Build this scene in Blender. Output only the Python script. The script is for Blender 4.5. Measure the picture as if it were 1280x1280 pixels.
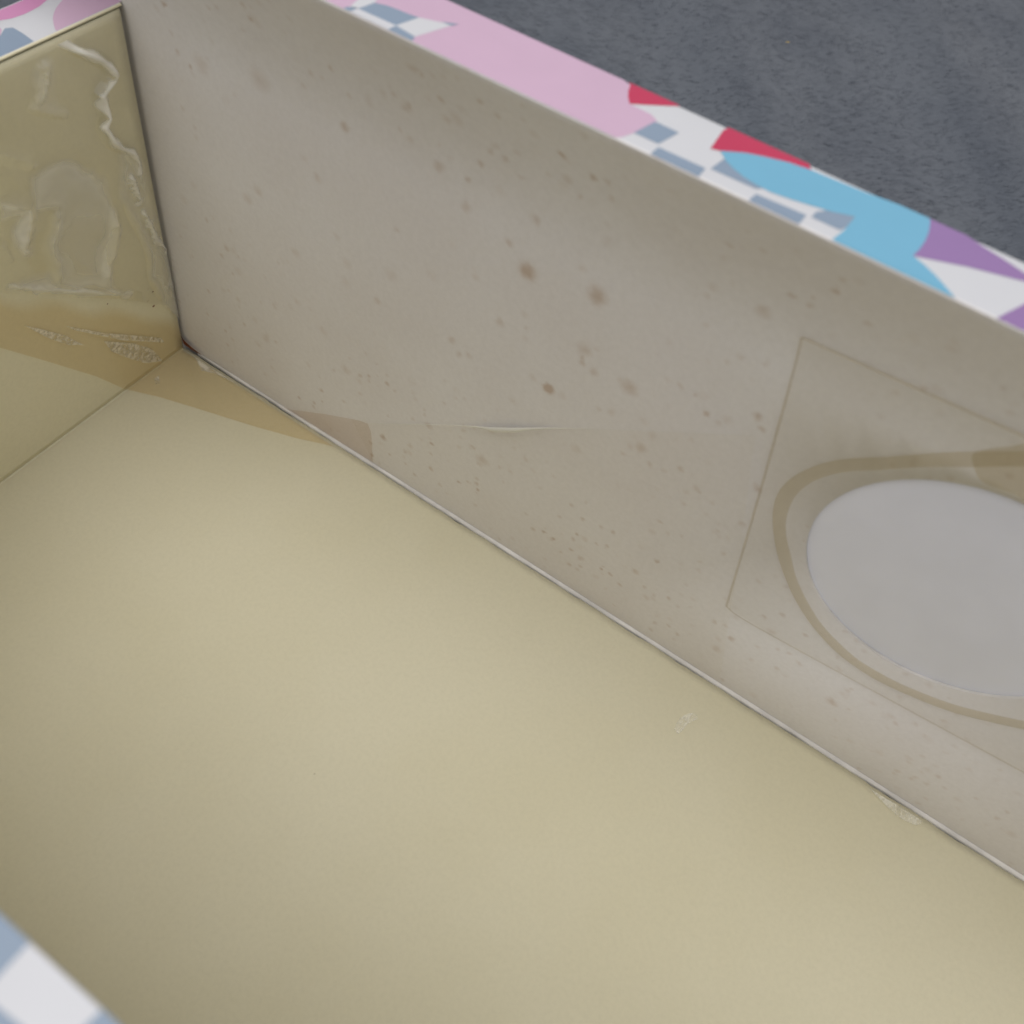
import bpy, bmesh, math, random
import numpy as np
from mathutils import Vector, Matrix, noise
from mathutils.geometry import tessellate_polygon

for o in list(bpy.data.objects):
    bpy.data.objects.remove(o)
scene = bpy.context.scene
COL = scene.collection

# ------------------------------------------------------------------ camera
CAM_R = ((0.82107, 0.56310, 0.09359), (0.51002, -0.65005, -0.56330), (-0.25636, 0.51025, -0.82093))
cam_d = bpy.data.cameras.new('camera')
cam_d.sensor_width = 36.0
cam_d.lens = 1120.888 / 1280.0 * 36.0
cam_d.clip_start = 0.005
cam_d.clip_end = 50.0
cam_d.dof.use_dof = True
cam_d.dof.focus_distance = 0.185
cam_d.dof.aperture_fstop = 26.0
cam = bpy.data.objects.new('camera', cam_d)
COL.objects.link(cam)
r0, r1, r2 = [Vector(r) for r in CAM_R]          # image right, image down, forward
M = Matrix((r0, -r1, -r2)).transposed().to_4x4()
M.translation = Vector((0.140914, -0.092564, 0.162893))
cam.matrix_world = M
scene.camera = cam

# ------------------------------------------------------------------ light: a soft room with one window
world = bpy.data.worlds.new('World')
scene.world = world
world.use_nodes = True
bg = world.node_tree.nodes['Background']
bg.inputs[0].default_value = (0.96, 0.97, 1.0, 1)
bg.inputs[1].default_value = 0.53

def area_light(name, loc, target, sx, sy, power, color):
    d = bpy.data.lights.new(name, 'AREA')
    d.shape = 'RECTANGLE'; d.size = sx; d.size_y = sy
    d.energy = power; d.color = color
    o = bpy.data.objects.new(name, d)
    COL.objects.link(o)
    o.location = loc
    o.rotation_euler = (Vector(target) - Vector(loc)).to_track_quat('-Z', 'Y').to_euler()
    return o

area_light('window_light', (0.04, -0.17, 1.0), (0.10, -0.03, 0.0), 0.9, 0.9, 7.8, (1.0, 0.985, 0.96))

scene.render.engine = 'CYCLES'
scene.view_settings.view_transform = 'Standard'
scene.view_settings.look = 'None'
scene.view_settings.gamma = 1.0
scene.view_settings.use_curve_mapping = False
scene.view_settings.exposure = -0.08
scene.cycles.use_adaptive_sampling = True
scene.cycles.adaptive_threshold = 0.03
scene.cycles.max_bounces = 6
scene.cycles.diffuse_bounces = 4
scene.cycles.glossy_bounces = 3
scene.cycles.transparent_max_bounces = 16

# measured outlines, metres in the plane of each panel
RIM = [('pink', 1, [(0.02115, -0.00382), (0.03171, 0.00815), (0.06621, 0.01079), (0.09958, 0.00198), (0.10009, 0.00063), (0.10074, -0.00057), (0.10155, -0.00159), (0.10295, -0.00159), (0.10438, -0.00166), (0.10552, -0.0022), (0.10577, -0.00282), (0.10534, -0.00469), (0.10481, -0.00632), (0.10415, -0.00805), (0.10158, -0.01002), (0.07518, -0.01064), (0.05064, -0.01145)]), ('slate', 2, [(0.06502, -0.01004), (0.06475, -0.00899), (0.06466, -0.008), (0.06515, -0.00738), (0.06594, -0.00712), (0.06543, -0.00963)]), ('white', 2, [(0.06494, -0.00758), (0.06457, -0.00564), (0.06442, -0.00469), (0.06597, -0.00255), (0.06645, -0.0047), (0.06597, -0.00722)]), ('slate', 2, [(0.06597, -0.00722), (0.06645, -0.0047), (0.06799, -0.0041), (0.06982, -0.00389), (0.07125, -0.0038), (0.07255, -0.00357), (0.0717, -0.00703)]), ('white', 2, [(0.06523, -0.0097), (0.06597, -0.00722), (0.0717, -0.00703), (0.07153, -0.00925), (0.06841, -0.00978)]), ('white', 2, [(0.0717, -0.00703), (0.07255, -0.00357), (0.07465, -0.00279), (0.07672, -0.00165), (0.07582, -0.00449), (0.07493, -0.00741)]), ('slate', 2, [(0.07153, -0.00925), (0.0717, -0.00703), (0.07493, -0.00741), (0.07678, -0.01339), (0.07242, -0.01285)]), ('slate', 3, [(0.07513, -0.00245), (0.077, -0.00137), (0.07653, -0.00236)]), ('crimson', 2, [(0.09878, 0.00261), (0.09958, 0.00198), (0.10009, 0.00063), (0.10074, -0.00057), (0.10155, -0.00159), (0.10342, -0.00016), (0.10622, 0.00215), (0.10221, 0.00355)]), ('slate', 2, [(0.10554, -0.00261), (0.10869, -0.00263), (0.10795, -0.00618), (0.10478, -0.00625)]), ('slate', 2, [(0.10824, -0.00671), (0.11411, -0.00655), (0.11459, -0.01376), (0.10804, -0.01364)]), ('slate', 2, [(0.1149, -0.0034), (0.11455, -0.00624), (0.12005, -0.00608), (0.12097, -0.00497), (0.11702, -0.00284)]), ('slate', 2, [(0.12041, -0.00685), (0.12619, -0.00646), (0.12624, -0.01431), (0.11981, -0.01432)]), ('slate', 2, [(0.12678, -0.00523), (0.12798, -0.00364), (0.13158, -0.00223), (0.13003, -0.00637), (0.12674, -0.00642)]), ('crimson', 2, [(0.11231, 0.00135), (0.11283, -0.0029), (0.11386, -0.00252), (0.11609, -0.00092), (0.11815, 0.0), (0.12071, 0.00091), (0.12337, 0.00136), (0.12229, 0.00294), (0.11322, 0.00497)]), ('sky_blue', 3, [(0.11386, -0.00252), (0.11609, -0.00092), (0.11815, 0.0), (0.12071, 0.00091), (0.12317, 0.00137), (0.12955, 0.00177), (0.13682, 0.00276), (0.13728, 0.00156), (0.13769, 0.0), (0.13789, -0.00187), (0.13787, -0.00356), (0.13766, -0.00498), (0.13911, -0.00559), (0.1407, -0.00645), (0.14238, -0.00764), (0.14397, -0.00887), (0.14546, -0.01068), (0.13718, -0.01328), (0.12986, -0.01341), (0.13, -0.00825), (0.13037, -0.00607), (0.13044, -0.00306), (0.12814, -0.00403), (0.12629, -0.00451), (0.1239, -0.0051), (0.12151, -0.00551), (0.11971, -0.00537), (0.11809, -0.00504), (0.11666, -0.00453), (0.11531, -0.00381)]), ('violet', 2, [(0.1363, 0.00374), (0.13728, 0.00156), (0.13769, 0.0), (0.13789, -0.00187), (0.13787, -0.00356), (0.13768, -0.00504), (0.14294, -0.00277), (0.14992, -0.00044), (0.14978, 8e-05), (0.14798, 0.00044), (0.14573, 0.0011), (0.14329, 0.00165)]), ('violet', 2, [(0.14762, -0.00865), (0.15036, -0.00207), (0.15518, -0.0082), (0.15229, -0.00922)])]
NEAR = [('slate', 1, [(0.1084, -0.09808), (0.11595, -0.09816), (0.11601, -0.10174), (0.10854, -0.10368)]), ('slate', 1, [(0.12228, -0.09807), (0.12828, -0.09802), (0.12785, -0.10201), (0.12188, -0.10134)]), ('slate', 1, [(0.11601, -0.10174), (0.12188, -0.10134), (0.12228, -0.10494), (0.11577, -0.1062)])]
LEFT = [('rose', 1, [(-0.00614, -0.01541), (-0.01434, -0.0091), (-0.00338, -0.00156), (-0.00014, -0.00571), (0.0012, -0.00797), (0.00191, -0.0099), (0.00213, -0.01159), (0.00224, -0.01303), (0.00196, -0.01518), (0.00123, -0.01679), (-0.00075, -0.01956)]), ('pink', 1, [(-0.00209, -0.00023), (0.00282, -0.00632), (0.00406, -0.00861), (0.00513, -0.00997), (0.00616, -0.01099), (0.00753, -0.01198), (0.00897, -0.01288), (0.01036, -0.01315), (0.01095, -0.00024), (0.00862, 0.00698)]), ('slate', 1, [(0.00342, -0.02414), (0.0048, -0.01961), (0.00357, -0.01777), (0.00416, -0.01679), (0.0066, -0.01686), (0.00978, -0.01727), (0.01027, -0.02393), (0.00952, -0.0288)]), ('pink', 1, [(0.00056, -0.02056), (0.00297, -0.01817), (0.00364, -0.01833), (0.0048, -0.01961), (0.0051, -0.02405)])]
SPOTS = [(0.09039, 0.07385, 0.00085, 0.45), (0.10226, 0.07596, 0.0011, 0.75), (0.0991, 0.07921, 0.00051, 0.22), (0.102, 0.06497, 0.00087, 0.35), (0.10448, 0.06166, 0.00056, 0.4), (0.09749, 0.05289, 0.00073, 0.7), (0.11073, 0.06259, 0.00097, 0.55), (0.09407, 0.05337, 0.00052, 0.22), (0.1001, 0.05301, 0.00051, 0.2), (0.09094, 0.04531, 0.00055, 0.22), (0.08663, 0.07712, 0.00054, 0.25), (0.0909, 0.0835, 0.00058, 0.22), (0.10206, 0.08578, 0.00062, 0.15), (0.12511, 0.08748, 0.00075, 0.4), (0.11767, 0.08716, 0.00045, 0.2), (0.11744, 0.08521, 0.00039, 0.22), (0.11863, 0.08053, 0.00034, 0.2), (0.12469, 0.07833, 0.00047, 0.22), (0.12807, 0.07939, 0.00039, 0.2), (0.13017, 0.07008, 0.00048, 0.65), (0.13143, 0.06834, 0.00042, 0.5), (0.1255, 0.06509, 0.00043, 0.25), (0.08667, 0.06121, 0.00059, 0.18), (0.09101, 0.06548, 0.00049, 0.18), (0.09154, 0.06316, 0.00041, 0.2), (0.09161, 0.06074, 0.00042, 0.15), (0.10681, 0.05478, 0.00041, 0.25), (0.10905, 0.05538, 0.00045, 0.3), (0.11557, 0.05165, 0.00073, 0.4), (0.11789, 0.04902, 0.00041, 0.35), (0.11371, 0.05051, 0.00049, 0.25), (0.11672, 0.05541, 0.00063, 0.22), (0.11284, 0.04803, 0.00038, 0.3), (0.12273, 0.05186, 0.00044, 0.4), (0.12639, 0.04955, 0.00048, 0.3), (0.12718, 0.0492, 0.00028, 0.3), (0.12549, 0.04467, 0.00037, 0.3), (0.12966, 0.04859, 0.00035, 0.25), (0.10468, 0.0427, 0.00071, 0.22), (0.08609, 0.02444, 0.00092, 0.4), (0.0874, 0.03425, 0.00044, 0.3), (0.09156, 0.02166, 0.00036, 0.25), (0.09556, 0.03212, 0.00038, 0.22), (0.13492, 0.05657, 0.00037, 0.3), (0.11604, 0.06793, 0.00044, 0.15), (0.11461, 0.07467, 0.00043, 0.15), (0.02588, 0.07997, 0.00115, 0.3), (0.03912, 0.0827, 0.00132, 0.3), (0.04252, 0.09413, 0.00078, 0.2), (0.05599, 0.08232, 0.00063, 0.6), (0.04924, 0.07023, 0.00056, 0.35), (0.0345, 0.0604, 0.00069, 0.35), (0.03133, 0.05718, 0.00078, 0.28), (0.07374, 0.08384, 0.00069, 0.45), (0.07875, 0.07936, 0.00064, 0.4), (0.07824, 0.09443, 0.00078, 0.25), (0.06931, 0.09192, 0.00067, 0.2), (0.06192, 0.08935, 0.00064, 0.18), (0.09061, 0.08313, 0.00065, 0.2), (0.09037, 0.07378, 0.00117, 0.5), (0.08657, 0.07712, 0.00053, 0.22), (0.06109, 0.05048, 0.0006, 0.35), (0.06564, 0.06845, 0.00042, 0.3), (0.04175, 0.05082, 0.00071, 0.25), (0.05431, 0.05517, 0.0008, 0.18), (0.06437, 0.05839, 0.00089, 0.2), (0.05357, 0.05068, 0.00075, 0.15), (0.08664, 0.0612, 0.00058, 0.2), (0.07745, 0.05133, 0.00057, 0.4), (0.07905, 0.04902, 0.00045, 0.35), (0.08121, 0.05002, 0.00044, 0.28), (0.02939, 0.02109, 0.00076, 0.3), (0.04661, 0.03423, 0.00068, 0.22), (0.04043, 0.0381, 0.0006, 0.22), (0.03377, 0.03284, 0.00047, 0.25), (0.0229, 0.02795, 0.0005, 0.22), (0.02447, 0.04184, 0.00054, 0.2), (0.02478, 0.03683, 0.00071, 0.18), (0.09723, 0.05291, 0.00071, 0.6), (0.05192, 0.02677, 0.00085, 0.3), (0.05527, 0.02572, 0.00061, 0.22), (0.04659, 0.07262, 0.00062, 0.15), (0.0055, 0.04111, 0.00082, 0.1), (0.05238, 0.06008, 0.00046, 0.2), (0.07269, 0.06311, 0.00072, 0.14), (0.08137, 0.06768, 0.00051, 0.22), (0.01273, 0.04797, 0.0007, 0.15), (0.01685, 0.05307, 0.00068, 0.15), (0.14248, 0.01099, 0.00067, 0.35), (0.16409, 0.0165, 0.00074, 0.5), (0.14866, 0.01427, 0.00042, 0.25), (0.17638, 0.01037, 0.00061, 0.2), (0.1912, 0.01094, 0.00057, 0.18), (0.20108, 0.01056, 0.00064, 0.25), (0.14364, 0.01689, 0.00047, 0.25), (0.17532, 0.00929, 0.00039, 0.15), (0.13501, 0.03828, 0.00039, 0.35), (0.13533, 0.04755, 0.00045, 0.35), (0.14227, 0.03669, 0.00038, 0.25), (0.14369, 0.01674, 0.00047, 0.3), (0.13947, 0.01866, 0.00042, 0.35), (0.14391, 0.05502, 0.00023, 0.3), (0.1446, 0.05164, 0.00023, 0.3), (0.13313, 0.0418, 0.00042, 0.15), (0.14884, 0.02562, 0.00057, 0.3), (0.13478, 0.05697, 0.00046, 0.3), (0.1476, 0.08897, 0.00059, 0.2), (0.14622, 0.02854, 0.00039, 0.2)]
GLUE = [(0.16074, 0.08572), (0.15647, 0.08181), (0.15324, 0.07904), (0.15028, 0.0763), (0.14721, 0.07329), (0.14391, 0.07024), (0.14157, 0.06721), (0.13974, 0.0634), (0.13894, 0.05913), (0.13947, 0.05477), (0.14097, 0.05061), (0.14354, 0.04604), (0.14622, 0.04204), (0.14984, 0.03799), (0.1546, 0.03416), (0.1609, 0.03139), (0.16686, 0.03101), (0.17206, 0.03199), (0.17787, 0.03408), (0.18283, 0.03717), (0.18819, 0.04111)]
BLOB = [(0.15551, 0.08168), (0.15565, 0.08274), (0.15663, 0.08429), (0.1581, 0.08606), (0.16031, 0.08808), (0.16535, 0.07959), (0.16236, 0.07951), (0.15965, 0.07886), (0.15801, 0.07899), (0.15658, 0.08028)]
PATCH = [(0.13078, 0.08675), (0.15901, 0.08898), (0.19374, 0.02954), (0.14847, 0.02533), (0.13987, 0.02571)]
CLEAR = [(0.05252, 0.01195), (0.05818, 0.01487), (0.06987, 0.02339), (0.08308, 0.03286), (0.1037, 0.04778), (0.131, 0.06686), (0.13723, 0.041), (0.14638, 0.00101), (0.10817, 0.00105), (0.07884, 0.00111), (0.05826, 0.00101)]
TAPEWALL = [(0.0306, 0.00051), (0.03394, 0.00153), (0.04542, 0.0083), (0.05527, 0.01348), (0.05727, 0.01391), (0.05804, 0.01156), (0.05804, 0.00112)]
TAPEFLOOR = [(0.0, 0.0), (-0.00012, -0.01845), (0.00747, -0.01542), (0.01511, -0.01297), (0.03039, -0.00829), (0.03957, -0.00512), (0.04793, -0.0011), (0.05359, 0.00195), (0.05831, 0.00045)]
TAPEPANEL = [(0.04398, 0.05281), (0.03707, 0.0456), (0.02895, 0.03828), (0.0198, 0.02956), (0.00926, 0.01952), (-0.00076, 0.00793), (-0.0, 0.0), (0.01853, 0.00016), (0.02462, 0.01072), (0.0341, 0.02442), (0.04101, 0.03418), (0.04749, 0.0437)]
RIDGES = [[(0.01411, 0.08445), (0.01187, 0.08222), (0.00931, 0.08008), (0.00761, 0.07854), (0.00611, 0.07662), (0.00533, 0.07497), (0.00574, 0.07397), (0.00742, 0.07338), (0.00882, 0.07252), (0.00856, 0.07088), (0.00854, 0.06822), (0.00946, 0.0666), (0.0085, 0.06334), (0.00718, 0.06131), (0.00494, 0.05894), (0.00403, 0.05615), (0.00401, 0.05359)], [(0.00605, 0.05399), (0.0059, 0.05205), (0.00513, 0.0474)], [(0.00486, 0.04485), (0.00388, 0.04056), (0.00305, 0.03619), (0.00065, 0.0315)], [(0.03519, 0.04622), (0.02984, 0.04129), (0.02232, 0.03509), (0.01247, 0.0271)], [(0.03136, 0.06215), (0.02762, 0.06008), (0.02732, 0.05852), (0.02883, 0.05537), (0.03063, 0.05288), (0.03074, 0.05051)], [(0.03383, 0.05499), (0.03341, 0.05099)], [(0.02129, 0.07583), (0.01831, 0.07353), (0.01567, 0.07167)], [(0.01869, 0.08119), (0.01701, 0.08181), (0.01775, 0.07941), (0.01904, 0.0772), (0.02121, 0.07608)], [(0.02238, 0.05551), (0.02305, 0.05264), (0.02526, 0.04933), (0.0253, 0.04442), (0.02569, 0.04058)], [(0.01146, 0.04887), (0.01156, 0.04439), (0.01292, 0.04118), (0.01539, 0.03755), (0.01648, 0.03394)], [(0.02845, 0.07057), (0.02541, 0.06832), (0.02371, 0.0663)], [(0.00876, 0.05051), (0.00646, 0.04115), (0.00542, 0.03403), (0.00625, 0.02775), (0.00391, 0.01743)], [(0.00257, 0.02221), (0.00014, 0.02143)]]
FILM = [(6e-05, 0.00122), (0.00056, 0.00899), (0.00399, 0.01698), (0.01425, 0.02677), (0.02585, 0.03617), (0.03707, 0.0456), (0.04426, 0.05208), (0.0316, 0.08489), (0.02368, 0.08439), (0.0006, 0.08438), (0.00031, 0.07172), (0.00016, 0.05406)]
FILM_SHEEN = [[(0.02235, 0.05675), (0.02305, 0.05264), (0.02541, 0.04943), (0.02565, 0.04567), (0.02529, 0.0407), (0.02641, 0.0394), (0.01298, 0.02771), (0.01637, 0.03274), (0.01612, 0.03699), (0.01364, 0.04062), (0.01177, 0.04351), (0.01129, 0.04877), (0.01221, 0.05347), (0.01309, 0.05932), (0.01961, 0.06374), (0.02423, 0.06465), (0.02603, 0.05896)], [(0.00636, 0.06089), (0.00908, 0.05164), (0.00646, 0.04115), (0.00542, 0.03403), (0.00625, 0.02775), (0.00391, 0.01743), (-0.0001, 0.00846), (-0.00044, 0.01927), (0.00117, 0.0323), (0.0028, 0.05086), (0.00403, 0.0588)], [(0.03121, 0.06257), (0.02735, 0.05992), (0.02746, 0.05755), (0.02907, 0.05462), (0.03063, 0.05288), (0.0306, 0.05041), (0.03144, 0.05341), (0.0307, 0.05566), (0.02909, 0.05855), (0.03233, 0.05934)], [(0.03519, 0.04622), (0.03186, 0.04602), (0.02754, 0.04294), (0.02595, 0.03906), (0.02837, 0.0402)], [(0.01712, 0.08146), (0.0162, 0.08052), (0.01705, 0.07771), (0.01662, 0.07391), (0.01559, 0.07193), (0.02121, 0.07608), (0.01892, 0.07855), (0.01888, 0.0806)]]
GLINTS_PANEL = [[(0.03543, 0.03609), (0.03252, 0.03263), (0.02837, 0.02737), (0.02529, 0.02186), (0.02825, 0.02435), (0.0317, 0.02916)], [(0.02073, 0.01931), (0.01406, 0.01296), (0.00985, 0.00748), (0.00764, 0.00127), (0.01235, 0.00454), (0.01684, 0.0107), (0.01963, 0.01499)], [(0.02771, 0.02968), (0.01985, 0.02113), (0.00672, 0.00875), (0.00615, 0.00661), (0.0167, 0.01621), (0.02639, 0.02743)]]
GLINTS_FLOOR = [[(0.0012, -0.00039), (0.00719, 0.00045), (0.01571, 0.00074), (0.01825, 0.0005), (0.01202, -0.0023), (0.00874, -0.00367), (0.00528, -0.00181)], [(0.0023, -0.01227), (0.0024, -0.01088), (0.00438, -0.01251), (0.00387, -0.01325)], [(0.02335, -0.00086), (0.02876, 3e-05), (0.02943, -0.0007), (0.02542, -0.00173)]]
SHEET_GLINTS = [[(0.14358, -0.01396), (0.14351, -0.01119), (0.14497, -0.00888), (0.14641, -0.00924), (0.14533, -0.01125), (0.1448, -0.01425)], [(0.17948, -0.00173), (0.18276, -0.00177), (0.18952, -0.00127), (0.18965, -0.00298), (0.18586, -0.00356)]]
RED_PANEL = [(0.00749, 0.02042), (0.00692, 0.02442), (0.01806, 0.02917)]
ZL = 0.084257734541007
XL = 0.009768981460564485

# ------------------------------------------------------------------ sizes (metres)
L = 0.335          # inner length of the box
W = 0.0981         # inner width between the rims
WB = 0.1085        # inner width at the bottom: the near wall leans in
H = 0.100          # height of the near long wall
HF = 0.10578       # height of the far long wall, its overhang shaped to darken the upper wall
YO = -0.0085
T = 0.0112         # thickness of the hollow walls
GROUND = -0.0045
LEAN = math.atan2(XL, ZL)

# ------------------------------------------------------------------ helpers
def link(name, me, mats, parent=None, smooth=False):
    if not isinstance(mats, (list, tuple)):
        mats = [mats]
    for m in mats:
        me.materials.append(m)
    if smooth:
        me.polygons.foreach_set('use_smooth', [True] * len(me.polygons))
    o = bpy.data.objects.new(name, me)
    COL.objects.link(o)
    o.parent = parent
    return o

def pydata(name, vs, fs):
    me = bpy.data.meshes.new(name)
    me.from_pydata([tuple(v) for v in vs], [], fs)
    me.update()
    return me

def grid_mesh(name, P):
    """P: array (n, m, 3) -> quad grid"""
    n, m = P.shape[:2]
    idx = np.arange(n * m).reshape(n, m)
    q = np.stack([idx[:-1, :-1], idx[1:, :-1], idx[1:, 1:], idx[:-1, 1:]], -1).reshape(-1, 4)
    return pydata(name, P.reshape(-1, 3), q.tolist())

def clip_poly(P, axis, val, keep_greater):
    out = []
    for i in range(len(P)):
        a, b = P[i - 1], P[i]
        ia = (a[axis] >= val) == keep_greater
        ib = (b[axis] >= val) == keep_greater
        if ia != ib:
            k = (val - a[axis]) / (b[axis] - a[axis])
            out.append(tuple(a[j] + k * (b[j] - a[j]) for j in range(2)))
        if ib:
            out.append(tuple(b))
    return out

def fill(P3):
    """triangles of a filled planar outline (done at a large scale: the outlines are millimetres)"""
    return [tuple(t) for t in tessellate_polygon([[Vector(p) * 1000.0 for p in P3]])]

def flat_poly(name, P3):
    """filled outline"""
    return pydata(name, P3, fill(P3))

def inside(P, x, y):
    """vectorised point in polygon"""
    r = np.zeros(x.shape, bool)
    j = len(P) - 1
    for i in range(len(P)):
        xi, yi = P[i]; xj, yj = P[j]
        if yi != yj:
            c = ((yi > y) != (yj > y)) & (x < (xj - xi) * (y - yi) / (yj - yi) + xi)
            r ^= c
        j = i
    return r

def seg_dist(P, x, y, closed=False):
    """distance to a polyline and the fraction along it"""
    d = np.full(x.shape, 1e9); s = np.zeros(x.shape)
    n = len(P)
    pts = list(P) + ([P[0]] if closed else [])
    for i in range(len(pts) - 1):
        a = np.array(pts[i]); b = np.array(pts[i + 1]); ab = b - a
        k = np.clip(((x - a[0]) * ab[0] + (y - a[1]) * ab[1]) / max(ab @ ab, 1e-12), 0, 1)
        dd = np.hypot(x - a[0] - k * ab[0], y - a[1] - k * ab[1])
        m = dd < d
        d = np.where(m, dd, d); s = np.where(m, (i + k) / max(len(pts) - 1, 1), s)
    return d, s

def smooth_line(P, n=4):
    P = [np.array(p) for p in P]
    out = []
    for i in range(len(P) - 1):
        p0, p1, p2, p3 = P[max(i - 1, 0)], P[i], P[i + 1], P[min(i + 2, len(P) - 1)]
        for k in range(n):
            t = k / n
            out.append(tuple(0.5 * (2 * p1 + (p2 - p0) * t + (2 * p0 - 5 * p1 + 4 * p2 - p3) * t * t + (3 * p1 - p0 - 3 * p2 + p3) * t ** 3)))
    out.append(tuple(P[-1]))
    return out

def vnoise(x, y, seed=0.0):
    return np.array([noise.noise(Vector((a, b, seed))) for a, b in zip(x.ravel(), y.ravel())]).reshape(x.shape)

# ------------------------------------------------------------------ materials
class N:
    """small wrapper for building node trees"""
    def __init__(self, name):
        self.m = bpy.data.materials.new(name)
        self.m.use_nodes = True
        self.t = self.m.node_tree
        self.b = self.t.nodes['Principled BSDF']
        self.out = self.t.nodes['Material Output']
    def n(self, kind, **kw):
        x = self.t.nodes.new(kind)
        for k, v in kw.items():
            if k.startswith('i_'):
                key = k[2:].replace('_', ' ')
                x.inputs[key].default_value = v
            elif k.startswith('n_'):
                x.inputs[int(k[2:])].default_value = v
            else:
                setattr(x, k, v)
        return x
    def l(self, a, b):
        self.t.links.new(a, b)
    def coord(self, scale=(1, 1, 1), rot=(0, 0, 0)):
        c = self.n('ShaderNodeTexCoord')
        mp = self.n('ShaderNodeMapping')
        mp.inputs['Scale'].default_value = scale
        mp.inputs['Rotation'].default_value = rot
        self.l(c.outputs['Object'], mp.inputs['Vector'])
        return mp.outputs[0]
    def noise(self, scale, vec=None, detail=4.0, rough=0.55):
        x = self.n('ShaderNodeTexNoise', i_Scale=scale, i_Detail=detail, i_Roughness=rough)
        self.l(vec if vec is not None else self.coord(), x.inputs['Vector'])
        return x.outputs['Fac']
    def ramp(self, fac, a, b, lo=0.0, hi=1.0):
        x = self.n('ShaderNodeMapRange', interpolation_type='SMOOTHSTEP')
        x.inputs['From Min'].default_value = a; x.inputs['From Max'].default_value = b
        x.inputs['To Min'].default_value = lo; x.inputs['To Max'].default_value = hi
        self.l(fac, x.inputs['Value'])
        return x.outputs['Result']
    def math(self, op, a, b):
        x = self.n('ShaderNodeMath', operation=op)
        for i, v in enumerate((a, b)):
            if isinstance(v, (int, float)): x.inputs[i].default_value = v
            else: self.l(v, x.inputs[i])
        return x.outputs[0]
    def mix(self, fac, a, b):
        x = self.n('ShaderNodeMix', data_type='RGBA')
        if isinstance(fac, (int, float)): x.inputs[0].default_value = fac
        else: self.l(fac, x.inputs[0])
        for i, v in ((6, a), (7, b)):
            if isinstance(v, tuple): x.inputs[i].default_value = (*v, 1)
            else: self.l(v, x.inputs[i])
        return x.outputs[2]
    def bump(self, h, strength, dist):
        x = self.n('ShaderNodeBump', i_Strength=strength, i_Distance=dist)
        self.l(h, x.inputs['Height'])
        return x.outputs[0]

def paper(name, col, rough=0.55, vary=0.03, bump=0.08, spec=0.4, grain=1800.0):
    k = N(name)
    f = k.noise(90.0, detail=5)
    c = k.mix(k.ramp(f, 0.3, 0.7), tuple(v * (1 - vary) for v in col), tuple(min(1, v * (1 + vary)) for v in col))
    k.l(c, k.b.inputs['Base Color'])
    k.b.inputs['Roughness'].default_value = rough
    k.b.inputs['Specular IOR Level'].default_value = spec
    g = k.noise(grain, detail=3)
    k.l(k.bump(g, bump, 0.00005), k.b.inputs['Normal'])
    return k.m

INK = {
    'pink': (0.545, 0.370, 0.490), 'rose': (0.545, 0.230, 0.410), 'white': (0.575, 0.575, 0.600),
    'slate': (0.225, 0.287, 0.375), 'crimson': (0.47, 0.030, 0.086), 'sky_blue': (0.155, 0.390, 0.550),
    'violet': (0.270, 0.160, 0.350),
}
ink = {k: paper('ink_' + k, v, rough=0.42, vary=0.02, bump=0.04) for k, v in INK.items()}
m_shell = paper('printed_shell_paper', INK['white'], rough=0.42, vary=0.015, bump=0.04)
m_white = paper('white_card', (0.80, 0.825, 0.98), rough=0.6, vary=0.02)
m_raw = paper('raw_card_edge', (0.62, 0.60, 0.585), rough=0.95, vary=0.16, bump=0.6)
m_board = paper('grey_board', (0.30, 0.28, 0.25), rough=0.9, vary=0.06)
m_stain = paper('red_brown_stain', (0.16, 0.045, 0.02), rough=0.7)

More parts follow.
